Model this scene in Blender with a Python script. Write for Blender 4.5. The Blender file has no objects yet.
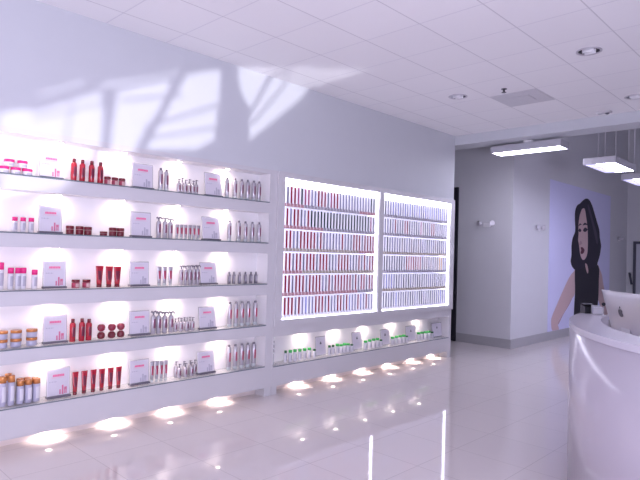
import bpy, bmesh, math, random
from mathutils import Vector, Matrix
random.seed(7)
C = bpy.context.scene.collection
PI = math.pi
# ------------------------------------------------------------------ camera model
EYE = Vector((0, 0, 1.68)); F = 559.4
RT = Vector((0.69531137, -0.7181577, 0.0281358))
FW = Vector((0.7178037, 0.69586745, 0.02294209))
UP = Vector((-0.03605482, 0.00424409, 0.9993408))
def ray(px, py): return FW + RT*((px-320)/F) + UP*((240-py)/F)
def at(px, py, axis, v):
    r = ray(px, py); return EYE + r*((v-EYE[axis])/r[axis])
def depth(p): return (Vector(p)-EYE).dot(FW)
WY = 4.95          # face of the shelving wall
IY = WY+0.09       # line on which the goods stand
CEIL = 3.715
# ------------------------------------------------------------------ materials
def M(name, col, rough=.5, metal=0, emit=None, es=0, trans=0, alpha=1, coat=0, ior=1.45, vary=0, vscale=20):
    m = bpy.data.materials.new(name); m.use_nodes = True
    n = m.node_tree.nodes; l = m.node_tree.links
    b = n['Principled BSDF']
    b.inputs['Base Color'].default_value = (*col, 1)
    b.inputs['Roughness'].default_value = rough
    b.inputs['Metallic'].default_value = metal
    b.inputs['IOR'].default_value = ior
    b.inputs['Transmission Weight'].default_value = trans
    b.inputs['Alpha'].default_value = alpha
    b.inputs['Coat Weight'].default_value = coat
    if emit:
        b.inputs['Emission Color'].default_value = (*emit, 1)
        b.inputs['Emission Strength'].default_value = es
    if vary:
        t = n.new('ShaderNodeTexCoord'); nz = n.new('ShaderNodeTexNoise')
        nz.inputs['Scale'].default_value = vscale; nz.inputs['Detail'].default_value = 4
        l.new(t.outputs['Object'], nz.inputs['Vector'])
        mx = n.new('ShaderNodeMix'); mx.data_type = 'RGBA'
        mx.inputs['A'].default_value = (*[c*(1-vary) for c in col], 1)
        mx.inputs['B'].default_value = (*[min(1, c*(1+vary)) for c in col], 1)
        l.new(nz.outputs['Fac'], mx.inputs['Factor'])
        l.new(mx.outputs['Result'], b.inputs['Base Color'])
    return m
def grid_mat(name, base, line, x0, px, y0, py, w, rough, coat=0, vary=.02, xline=None):
    m = M(name, base, rough, coat=coat, ior=1.62 if rough < .1 else 1.45)
    n = m.node_tree.nodes; l = m.node_tree.links; b = n['Principled BSDF']
    g = n.new('ShaderNodeNewGeometry'); sp = n.new('ShaderNodeSeparateXYZ')
    l.new(g.outputs['Position'], sp.inputs[0])
    def mask(out, o, p):
        a = n.new('ShaderNodeMath'); a.operation = 'SUBTRACT'; l.new(out, a.inputs[0]); a.inputs[1].default_value = o-w/2+100*p*0
        d = n.new('ShaderNodeMath'); d.operation = 'DIVIDE'; l.new(a.outputs[0], d.inputs[0]); d.inputs[1].default_value = p
        f = n.new('ShaderNodeMath'); f.operation = 'FLOORED_MODULO'; l.new(d.outputs[0], f.inputs[0]); f.inputs[1].default_value = 1
        c = n.new('ShaderNodeMath'); c.operation = 'LESS_THAN'; l.new(f.outputs[0], c.inputs[0]); c.inputs[1].default_value = w/p
        fl = n.new('ShaderNodeMath'); fl.operation = 'FLOOR'; l.new(d.outputs[0], fl.inputs[0])
        return c, fl
    cx, fx = mask(sp.outputs['X'], x0, px); cy, fy = mask(sp.outputs['Y'], y0, py)
    mx = n.new('ShaderNodeMath'); mx.operation = 'MAXIMUM'; l.new(cx.outputs[0], mx.inputs[0]); l.new(cy.outputs[0], mx.inputs[1])
    cb = n.new('ShaderNodeCombineXYZ'); l.new(fx.outputs[0], cb.inputs[0]); l.new(fy.outputs[0], cb.inputs[1])
    wn = n.new('ShaderNodeTexWhiteNoise'); l.new(cb.outputs[0], wn.inputs['Vector'])
    t = n.new('ShaderNodeMix'); t.data_type = 'RGBA'
    t.inputs['A'].default_value = (*[c*(1-vary) for c in base], 1); t.inputs['B'].default_value = (*base, 1)
    l.new(wn.outputs['Value'], t.inputs['Factor'])
    e = n.new('ShaderNodeMix'); e.data_type = 'RGBA'; l.new(cx.outputs[0], e.inputs['Factor'])
    l.new(t.outputs['Result'], e.inputs['A']); e.inputs['B'].default_value = (*(xline or line), 1)
    q = n.new('ShaderNodeMix'); q.data_type = 'RGBA'; l.new(cy.outputs[0], q.inputs['Factor'])
    l.new(e.outputs['Result'], q.inputs['A']); q.inputs['B'].default_value = (*line, 1)
    l.new(q.outputs['Result'], b.inputs['Base Color'])
    return m
m_wall = M('white wall paint', (.585, .60, .635), .55, vary=.015, vscale=6)
m_grey = M('light grey wall paint', (.66, .66, .69), .6, vary=.015, vscale=6)
m_floor = grid_mat('polished white floor tile', (.75, .69, .68), (.58, .53, .52), 2.0, .605, 1.935, .61, .006, .04, coat=.0)
m_ceil = grid_mat('acoustic ceiling tile', (.90, .89, .90), (.68, .67, .69), 2.23, .612, 4.01, .605, .012, .9, xline=(.77, .76, .79))
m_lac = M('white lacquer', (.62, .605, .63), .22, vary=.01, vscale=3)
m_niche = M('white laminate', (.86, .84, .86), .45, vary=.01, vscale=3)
m_toe = M('pale plinth laminate', (.78, .69, .67), .5, vary=.03)
m_base = M('grey vinyl skirting', (.42, .41, .43), .5, vary=.03)
m_black = M('black paint', (.012, .012, .02), .5)
m_chrome = M('chrome', (.75, .75, .78), .12, 1)
m_dkchrome = M('dark chrome', (.25, .25, .28), .25, 1)
m_alu = M('brushed aluminium', (.62, .60, .64), .38, .55)
m_white = M('white plastic', (.82, .81, .84), .4)
m_edge = M('green grey glass edge', (.16, .19, .22), .2)
m_glass = M('clear shelf glass', (.93, .95, .95), .04, alpha=.22)
m_acryl = M('clear acrylic', (.9, .9, .93), .06, alpha=.30)
m_led = M('cool white lit diffuser', (1, 1, 1), .5, emit=(.86, .84, 1), es=4.6)
m_tierglow = M('added cool white tier glow', (1, 1, 1), .5, emit=(.84, .82, 1), es=.5)  # added glow under the tiers, lifts dividers and cartons
m_divglow = M('divider with added glow', (.86, .86, .9), .3, emit=(.78, .76, 1), es=.36)  # emission added to brighten the dividers, which are no lamps
m_ledback = M('backlit rack panel', (.9, .9, 1), .5, emit=(.60, .58, 1), es=.75)
m_lens = M('warm lit lens', (1, 1, 1), .4, emit=(1, .86, .78), es=14)
m_pend = M('pendant lit diffuser', (1, 1, 1), .5, emit=(.84, .82, 1), es=17)
m_pendb = M('pendant bright diffuser', (1, 1, 1), .5, emit=(.76, .74, 1), es=30)
m_penddim = M('pendant side diffuser', (1, 1, 1), .5, emit=(.55, .53, 1), es=1.2)
m_pbody = M('pendant housing', (.50, .49, .54), .45)
m_paper = M('white printed card', (.66, .63, .71), .5, vary=.04, vscale=12)
m_pink = M('pink lettering', (.80, .17, .34), .5)
m_pinkpale = M('pale pink print', (.78, .42, .52), .5)
m_greyprint = M('grey print', (.45, .43, .52), .5)
m_maroonprint = M('rose product print', (.62, .18, .30), .5)
m_strip = M('charcoal base strip', (.13, .12, .16), .4)
m_red = M('glossy red bottle plastic', (.44, .02, .04), .18, coat=.4)
m_dred = M('dark red plastic', (.15, .008, .02), .2, coat=.4)
m_mar = M('maroon label', (.16, .02, .05), .3)
m_cream = M('pale rose band', (.62, .42, .42), .35)
m_silver = M('frosted silver plastic', (.48, .45, .50), .2, .25, coat=.3)
m_silver2 = M('smoky silver plastic', (.20, .185, .23), .2, .3, coat=.3)
m_clear = M('clear frosted base', (.62, .66, .68), .15, alpha=.75)
m_plum = M('plum label', (.20, .07, .12), .35)
m_redlab = M('soft red label', (.38, .05, .10), .35)
m_bulb = M('maroon red plastic', (.26, .02, .05), .2, coat=.4)
m_hot = M('hot pink cap', (.80, .03, .22), .25)
m_milk = M('milky jar body', (.72, .70, .76), .25, coat=.3)
m_copper = M('copper cap', (.60, .24, .08), .25, .35)
m_lilac = M('pale lilac bottle', (.47, .455, .58), .3)
m_green = M('green cap', (.05, .50, .10), .3)
m_dgreen = M('dark green cap', (.01, .12, .03), .3)
m_desk = M('glossy white counter laminate', (.60, .555, .63), .15, ior=1.42)
m_desktop = M('white counter top', (.66, .63, .71), .2)
m_skin = M('printed skin tone', (.60, .43, .44), .6)
m_skinsh = M('printed shadow tone', (.46, .30, .33), .6)
m_hair = M('printed black hair', (.022, .018, .035), .6)
m_hairhi = M('printed hair highlight', (.07, .06, .10), .6)
m_dress = M('printed black dress', (.018, .016, .026), .6)
m_lips = M('printed dark lips', (.10, .02, .04), .6)
m_posterbg = M('printed lavender backdrop', (.68, .68, .93), .55, vary=.02, vscale=2)
m_screen = M('black glass', (.02, .02, .025), .1)
m_pumice = M('grey ceiling grille', (.64, .63, .66), .7, vary=.05)
m_door = M('pale door paint', (.55, .55, .62), .5)
m_dgrey = M('dark grey metal', (.10, .10, .13), .4, .3)
# ------------------------------------------------------------------ mesh helpers
def bx(bm, x0, x1, y0, y1, z0, z1, mi=0):
    vs = [bm.verts.new(p) for p in ((x0,y0,z0),(x1,y0,z0),(x1,y1,z0),(x0,y1,z0),(x0,y0,z1),(x1,y0,z1),(x1,y1,z1),(x0,y1,z1))]
    for f in ((0,3,2,1),(4,5,6,7),(0,1,5,4),(1,2,6,5),(2,3,7,6),(3,0,4,7)):
        bm.faces.new([vs[i] for i in f]).material_index = mi
def lathe(bm, prof, seg=14, a0=0, a1=2*PI, mi=0, cx=0, cy=0, closed=True):
    rings = []
    full = abs(a1-a0-2*PI) < 1e-6
    k = seg if full else seg+1
    for r, z in prof:
        rings.append([bm.verts.new((cx+r*math.cos(a0+(a1-a0)*i/seg), cy+r*math.sin(a0+(a1-a0)*i/seg), z)) for i in range(k)])
    for a, b in zip(rings, rings[1:]):
        for i in range(seg):
            f = bm.faces.new((a[i], a[(i+1) % k], b[(i+1) % k], b[i])); f.smooth = True; f.material_index = mi
    if full and closed:
        bm.faces.new(rings[0][::-1]).material_index = mi; bm.faces.new(rings[-1]).material_index = mi
def tube(bm, pts, r, seg=8, mi=0):
    pts = [Vector(p) for p in pts]; rings = []
    for i, p in enumerate(pts):
        d = (pts[min(i+1, len(pts)-1)]-pts[max(i-1, 0)]).normalized()
        u = d.cross(Vector((.13, .97, .21))).normalized(); v = d.cross(u)
        rr = r[i] if isinstance(r, (list, tuple)) else r
        rings.append([bm.verts.new(p+u*rr*math.cos(2*PI*k/seg)+v*rr*math.sin(2*PI*k/seg)) for k in range(seg)])
    for a, b in zip(rings, rings[1:]):
        for k in range(seg):
            f = bm.faces.new((a[k], a[(k+1) % seg], b[(k+1) % seg], b[k])); f.smooth = True; f.material_index = mi
    bm.faces.new(rings[0][::-1]).material_index = mi; bm.faces.new(rings[-1]).material_index = mi
def prism(bm, pts, off, mi=0):          # pts: planar 3D polygon, extruded by the vector off
    off = Vector(off)
    a = [bm.verts.new(p) for p in pts]; b = [bm.verts.new(Vector(p)+off) for p in pts]
    n = len(a)
    bm.faces.new(a).material_index = mi; bm.faces.new(b[::-1]).material_index = mi
    for i in range(n):
        bm.faces.new((a[i], b[i], b[(i+1) % n], a[(i+1) % n])).material_index = mi
def build(bm, mats, bevel=0):
    if bevel:
        bmesh.ops.bevel(bm, geom=[e for e in bm.edges], offset=bevel, segments=2, affect='EDGES', clamp_overlap=True)
    bmesh.ops.recalc_face_normals(bm, faces=bm.faces)
    me = bpy.data.meshes.new('m'); bm.to_mesh(me); bm.free()
    for m in (mats if isinstance(mats, (list, tuple)) else [mats]): me.materials.append(m)
    return me
def obj(name, bm, mats, parent=None, bevel=0, loc=None):
    me = build(bm, mats, bevel); me.name = name
    o = bpy.data.objects.new(name, me); C.objects.link(o)
    if parent: o.parent = parent
    if loc: o.location = loc
    return o
def box(name, b, mat, parent=None, bevel=0):
    bm = bmesh.new(); bx(bm, *b); return obj(name, bm, mat, parent, bevel)
def thing(name, label, cat, loc=(0,0,0), rz=0, group=None):
    o = bpy.data.objects.new(name, None); C.objects.link(o); o.empty_display_size = .05
    o.location = loc; o.rotation_euler = (0, 0, rz); return tag(o, label, cat, group)
def tag(o, label, cat, group=None):
    o['label'] = label; o['category'] = cat
    if group: o['group'] = group
    return o
def struct(o): o['kind'] = 'structure'; return o
def copy_tree(o, parent=None):
    c = o.copy(); C.objects.link(c)
    if parent: c.parent = parent
    for ch in list(o.children): copy_tree(ch, c)
    return c
ORD = ['first','second','third','fourth','fifth','sixth','seventh','eighth','ninth','tenth','eleventh','twelfth','thirteenth','fourteenth','fifteenth',
 'sixteenth','seventeenth','eighteenth','nineteenth','twentieth']
ORD += ['twenty-'+o for o in ORD[:9]] + ['thirtieth','thirty-first','thirty-second']
def nth(i, n):
    if n == 1: return 'the only'
    if i == 0: return 'leftmost'
    if i == n-1: return 'rightmost'
    if n == 3: return 'middle'
    return ORD[i]
NUM = ['zero','one','two','three','four','five','six','seven','eight','nine','ten']
# ------------------------------------------------------------------ room shell
XE = 8.32
struct(box('floor', (-3.2, 17.4, -3.6, 8.3, -.1, 0), m_floor))
struct(box('ceiling', (-3.2, XE, -3.6, 5.25, CEIL, CEIL+.1), m_ceil))
bm = bmesh.new()
bx(bm, -3.2, XE, WY, 5.30, 2.63, CEIL)            # wall over the shelves
bx(bm, -3.2, .86, WY, 5.30, 0, 2.63)
bx(bm, .86, XE, 5.19, 5.30, 0, 2.63)
struct(obj('wall_left', bm, m_wall))
struct(box('trim_1', (XE, 8.72, -3.6, 5.30, 3.56, 3.90), m_wall))           # soffit at the opening
struct(box('trim_2', (8.68, 8.72, -3.6, 8.2, 3.90, 5.5), m_grey))
struct(box('wall_corridor', (9.95, 10.05, 4.67, 8.2, 0, 5.4), m_grey))
struct(box('wall_far', (10.05, 17.3, 4.67, 4.80, 0, 5.4), m_grey))
struct(box('wall_right', (17.0, 17.3, -3.6, 4.67, 0, 5.4), m_grey))
struct(box('wall_end', (7.0, 10.05, 8.2, 8.3, 0, 5.4), m_grey))
struct(box('wall_side', (7.0, 7.1, 5.30, 8.2, 0, 5.4), m_grey))
struct(box('ceiling_back', (7.0, 17.3, -3.6, 8.3, 5.4, 5.5), m_grey))
bm = bmesh.new(); bx(bm, 9.935, 9.95, 4.655, 5.79, 0, .172); bx(bm, 9.935, 9.95, 6.7, 8.2, 0, .172)
struct(obj('baseboard_corridor', bm, m_base))
struct(box('baseboard_far', (9.95, 17.0, 4.655, 4.67, 0, .172), m_base))
struct(box('baseboard_right', (16.985, 17.0, -3.6, 3.4, 0, .172), m_base))
# black door in the corridor wall
d1 = struct(box('door_1', (9.90, 9.945, 5.80, 6.7, .005, 3.07), m_black))
# door in the right wall
bm = bmesh.new()
bx(bm, 16.95, 16.995, 4.425, 4.495, .0, 2.235); bx(bm, 16.95, 16.995, 3.42, 3.49, 0, 2.235); bx(bm, 16.95, 16.995, 3.49, 4.425, 2.165, 2.235)
d2 = struct(box('door_2', (16.97, 16.998, 3.49, 4.425, .005, 2.165), m_door))
obj('door_frame', bm, m_dgrey, d2)
# ------------------------------------------------------------------ camera
cd = bpy.data.cameras.new('camera'); cam = bpy.data.objects.new('camera', cd); C.objects.link(cam)
mw = Matrix((RT, UP, -FW)).transposed().to_4x4(); mw.translation = EYE
cam.matrix_world = mw; cd.sensor_width = 36; cd.lens = 36*F/640; cd.clip_start = .05
bpy.context.scene.camera = cam
# ------------------------------------------------------------------ left shelving bank
LIP = [2.254, 1.781, 1.306, .829, .353]
TOP = [2.582, 2.126, 1.658, 1.176, .705]
RN = ['top', 'second', 'middle', 'fourth', 'bottom']
XL0, XL1 = .86, 4.245
sh = thing('shelving_unit', 'white built-in shelving with five lit rows of hair products on the left', 'shelving', (2.6, WY, 0))
def L(o, x, y, z): return (x-o.location.x, y-o.location.y, z-o.location.z)
def lbox(bm, o, x0, x1, y0, y1, z0, z1, mi=0):
    a, b, c = o.location; bx(bm, x0-a, x1-a, y0-b, y1-b, z0-c, z1-c, mi)
bm = bmesh.new()
BK = 5.15
lbox(bm, sh, XL0, 4.355, BK, BK+.03, .10, 2.63); obj('back_panel', bm, m_niche, sh); bm = bmesh.new()  # paler white than the fronts, raises the fill in the niches
edges = [2.63] + [v for p in zip(TOP, [l-.012 for l in LIP]) for v in p] + [.10]
for i in range(0, len(edges), 2):
    lbox(bm, sh, XL0, 4.355, WY, BK, edges[i+1], edges[i])
for t, l in zip(TOP, LIP):
    lbox(bm, sh, XL1, 4.355, WY, BK, l-.012, t); lbox(bm, sh, XL0, XL0+.1, WY, BK, l-.012, t)
def paler_inside(bm):
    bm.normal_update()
    for f in bm.faces: f.material_index = 0 if abs(f.normal.y) > .5 else 1  # inside faces coloured paler so they read as lit
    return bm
obj('carcass', paler_inside(bm), [m_lac, m_niche], sh)
def shelf_glass(o, x0, x1, z):
    bm = bmesh.new(); lbox(bm, o, x0, x1, WY-.006, BK-.002, z-.011, z)
    for f in bm.faces:
        f.material_index = 1 if abs(f.calc_center_median().y-(-.006)) < .002 else 0
    return obj('glass_shelf', bm, [m_glass, m_edge], o)
for l in LIP: shelf_glass(sh, XL0+.1, XL1, l)
bm = bmesh.new(); lbox(bm, sh, XL0, 4.355, 5.12, 5.17, .001, .10); obj('toe_kick', bm, m_toe, sh)
bm = bmesh.new(); lbox(bm, sh, 4.25, 4.352, WY, 5.11, .001, .10); obj('support_leg', bm, m_lac, sh)
# one downlight, copied
def downlight_proto(o, first):
    bm = bmesh.new(); lathe(bm, [(.034, 0), (.034, -.004), (.026, -.005)], 18)
    t = obj('downlight', bm, m_chrome, o)
    bm = bmesh.new(); lathe(bm, [(.024, -.006), (.024, -.0075)], 16); obj('lens', bm, m_lens, t)
    t.location = first; return t
def lamp(x, y, z, energy, size=1.25, r=.03, col=(1, .82, .76), blend=.7):
    d = bpy.data.lights.new('puck_light', 'SPOT'); d.energy = energy; d.color = col
    d.spot_size = size; d.spot_blend = blend; d.shadow_soft_size = r
    o = bpy.data.objects.new('puck_light', d); C.objects.link(o); o.location = (x, y, z); o.rotation_euler = (.6, 0, 0); return o
LX = [1.29, 1.91, 2.50, 3.10, 3.71]
proto = None
for z in TOP + [.10]:
    for x in LX:
        p = L(sh, x, 5.055, z)
        if proto is None: proto = downlight_proto(sh, p)
        else: c = copy_tree(proto, sh); c.location = p
        lamp(x, 5.065 if z > .2 else 5.05, z-.034 if z > .2 else z-.02, 3.1 if z > .2 else 10.0, 3.1 if z > .2 else 2.75, .022 if z > .2 else .012, blend=1).rotation_euler.x = .6 if z > .2 else .15
# ------------------------------------------------------------------ right display cabinet with two lit racks
cb = thing('display_cabinet', 'white display cabinet with two glowing racks above a low lit niche', 'cabinet', (6.3, WY, 0))
FY = WY-.03
OPEN = [(4.46, 6.285), (6.38, 8.21)]; OZ0, OZ1 = .864, 2.571
bm = bmesh.new()
lbox(bm, cb, 4.357, XE, BK, BK+.03, .10, 2.63); obj('back_panel', bm, m_niche, cb); bm = bmesh.new()
lbox(bm, cb, 4.357, XE, WY, BK, .68, .80)
lbox(bm, cb, 4.357, XE, WY, BK, .10, .323)
lbox(bm, cb, 4.357, 4.372, WY, BK, .323, .68); lbox(bm, cb, 8.245, XE, WY, BK, .323, .68)
obj('carcass', paler_inside(bm), [m_lac, m_niche], cb)
bm = bmesh.new()
lbox(bm, cb, 4.357, XE-.005, FY, BK, OZ1, 2.629); lbox(bm, cb, 4.357, XE-.005, FY, BK, .80, OZ0)
lbox(bm, cb, 4.357, 4.46, FY, BK, OZ0, OZ1); lbox(bm, cb, 6.285, 6.38, FY, BK, OZ0, OZ1); lbox(bm, cb, 8.21, XE-.005, FY, BK, OZ0, OZ1)
obj('rack_frame', bm, m_lac, cb)
shelf_glass(cb, 4.373, 8.244, .335)
bm = bmesh.new(); lbox(bm, cb, 4.357, XE, 5.12, 5.17, .001, .10); obj('toe_kick', bm, m_toe, cb)
bm = bmesh.new(); lbox(bm, cb, 4.357, 4.44, WY, 5.11, .001, .10); obj('support_leg', bm, m_lac, cb)
bm = bmesh.new(); lbox(bm, cb, 8.22, XE, WY, 5.11, .001, .10); obj('support_leg', bm, m_lac, cb)
AX = [4.40, 5.0, 5.62, 6.24, 6.90, 7.58]; UX = [4.91, 5.54, 6.17, 6.79, 7.40, 7.98]
for xs, z in ((AX[1:], .68), (UX, .10)):
    for x in xs:
        c = copy_tree(proto, cb); c.location = L(cb, x, 5.055, z)
        lamp(x, 5.065 if z > .2 else 5.05, z-.034 if z > .2 else z-.02, 3.1 if z > .2 else 10.0, 3.1 if z > .2 else 2.75, .022 if z > .2 else .012, blend=1).rotation_euler.x = .6 if z > .2 else .15
# lit reveals and back panels
for k, (x0, x1) in enumerate(OPEN):
    bm = bmesh.new()
    lbox(bm, cb, x0, x1, WY-.006, BK-.03, OZ1-.008, OZ1)
    lbox(bm, cb, x0, x1, WY-.006, BK-.03, OZ0, OZ0+.008)
    lbox(bm, cb, x0, x0+.006, WY-.006, BK-.03, OZ0+.008, OZ1-.008)
    lbox(bm, cb, x1-.006, x1, WY-.006, BK-.03, OZ0+.008, OZ1-.008)
    lbox(bm, cb, x0+.006, x1-.006, BK-.045, BK-.032, OZ1-.075, OZ1-.008)
    for f in bm.faces:
        if f.calc_center_median().y < -.0055: f.material_index = 1
    obj('light_strip', bm, [m_led, m_lac], cb)
    bm = bmesh.new(); lbox(bm, cb, x0, x1, BK-.03, BK-.001, OZ0, OZ1); obj('backlit_panel', bm, m_ledback, cb)
# racks: shelves, combs of dividers, slim cartons
SZ = [2.242, 1.975, 1.700, 1.430, 1.162, .893]          # floors of the six tiers
TYF = WY+.035                                            # front of the cartons
SLOTS = [(4.472, .0592, 30), (6.402, .0612, 29)]
CM = {k: M('carton '+n, c, .35) for k, n, c in (('r','crimson',(.30,.008,.04)),('p','rose pink',(.46,.13,.23)),('w','pale lilac',(.34,.33,.47)),('g','pale grey',(.24,.23,.31)),
     ('k','teal black',(.015,.03,.04)),('d','dark grey',(.10,.095,.14)),('t','tan',(.36,.29,.29)),('y','amber',(.75,.45,.16)),('s','salmon',(.48,.11,.14)),('b','pale blue',(.38,.40,.72)))}
CN = dict(r='crimson', p='rose pink', w='pale lilac', g='pale grey', k='dark teal', d='dark grey', t='tan', y='amber', s='salmon', b='pale blue')
m_tag = {k: M('shelf tag '+k, c, .5) for k, c in (('r',(.55,.30,.34)),('t',(.50,.44,.38)),('g',(.42,.40,.47)),('w',(.72,.70,.80)))}
LROW = ['wgrrpkppwwrrrgprrwwwwwwwwwwwk', 'wrwrrgwrkkkkkkkkkkkkkkkkkkkkpgr', 'rrrwgrrrrrgrgwwgwwrwggrrrgrrrr', 'rrrgrrgrrrgrrrggwrrrrwggrgrwrrr', 'rrrgrrrgrrrrwgrgrrrrrrgrgrrgrrg', 'wrrrgrwbwwrrrgrwwrrgrbwwrbwrwwr']
RROW = ['wdwwbwbwwbwbwbwbwwbwbwbwbwbw', 'wwwgwrgggrrgggggptggwrrgwggg', 'wwdgwgwgtgwgtdgtgwwdgwgtddgw', 'wddgdgdddgrsssrssgttgtgttyyw', 'wwbwbwggwdgdwdgdddggwwgdwddw', 'wgdwdwbwgwgwdgwwddwggdwgwwbw']
TG = ['rgggr', 'rrggg', 'ttttr', 'rtttt', 'rrrrg', 'wwwww']
RKN = ['top', 'second', 'third', 'fourth', 'fifth', 'bottom']
m_carton = M('white carton board', (.86, .85, .90), .45); carton_mesh = {}
def carton(key, w, h):
    k = (key, round(w, 4), round(h, 3))
    if k not in carton_mesh:
        bm = bmesh.new(); bx(bm, -w/2, w/2, .0, .004, 0, h, 0); bx(bm, -w/2, w/2, .004, .06, 0, h, 2); bx(bm, -w/2+.003, w/2-.003, -.0015, 0, .012, .034, 1)
        me = build(bm, [CM[key], m_tag['r'] if key in 'rps' else m_strip, m_carton]); me.name = 'hair_color_carton'; carton_mesh[k] = me
    return carton_mesh[k]
stuff = bmesh.new(); smats = list(CM.values())+[m_carton]; sidx = {k: i for i, k in enumerate(CM)}
for f, ((x0, p, n), rows, (ox0, ox1)) in enumerate(zip(SLOTS, (LROW, RROW), OPEN)):
    for r, z in enumerate(SZ):
        ztop = (SZ[r-1]-.020 if r else 2.49)
        H = ztop-z
        bm = bmesh.new()
        lbox(bm, cb, ox0+.008, ox1-.03, TYF-.012, BK-.035, z-.014, z-.001); obj('rack_tier', bm, m_niche, cb)
        bm = bmesh.new()
        for i in range(n):
            xx = x0+p*(i+.5)
            lbox(bm, cb, xx-p*.40, xx+p*.40, TYF-.018, TYF-.0125, z-.012, z+.026, 'rtgw'.index(TG[r][min(4, i*5//n)] if f == 0 else 'ggtgtw'[r]))
        obj('price_tag_rail', bm, [m_tag[q] for q in 'rtgw'], cb)
        if r < 5:
            bm = bmesh.new(); lbox(bm, cb, ox0+.008, ox1-.03, TYF-.008, TYF+.004, z-.0185, z-.0145); obj('added_tier_glow', bm, m_tierglow, cb)
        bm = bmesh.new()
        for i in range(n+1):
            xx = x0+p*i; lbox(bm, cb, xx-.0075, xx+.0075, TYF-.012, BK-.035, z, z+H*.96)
        obj('divider_comb', bm, m_divglow, cb)
        row = rows[r]; row = row+row[-1]*n
        for i in range(n):
            key = row[i]; w = p*.54; h = H*(.93 + .012*((i*7+r*3) % 3))
            loc = Vector((x0+p*(i+.53), TYF, z))
            if f == 1 and i >= 20:
                a, b, c = loc; bx(stuff, a-w/2, a+w/2, b, b+.004, c, c+h, sidx[key]); bx(stuff, a-w/2, a+w/2, b+.004, b+.06, c, c+h, len(CM)); continue
            o = bpy.data.objects.new('hair_color_carton', carton(key, w, h)); C.objects.link(o); o.location = loc
            tag(o, 'slim %s hair color carton, %s from left, %s tier of the %s glowing rack' % (CN[key], ORD[i], RKN[r], ('left', 'right')[f]), 'carton',
                'slim hair color cartons in the glowing racks')
o = obj('hair_color_cartons', stuff, smats); o['kind'] = 'stuff'
tag(o, 'last columns of slim pale cartons at the right end of the right glowing rack', 'cartons')
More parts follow.
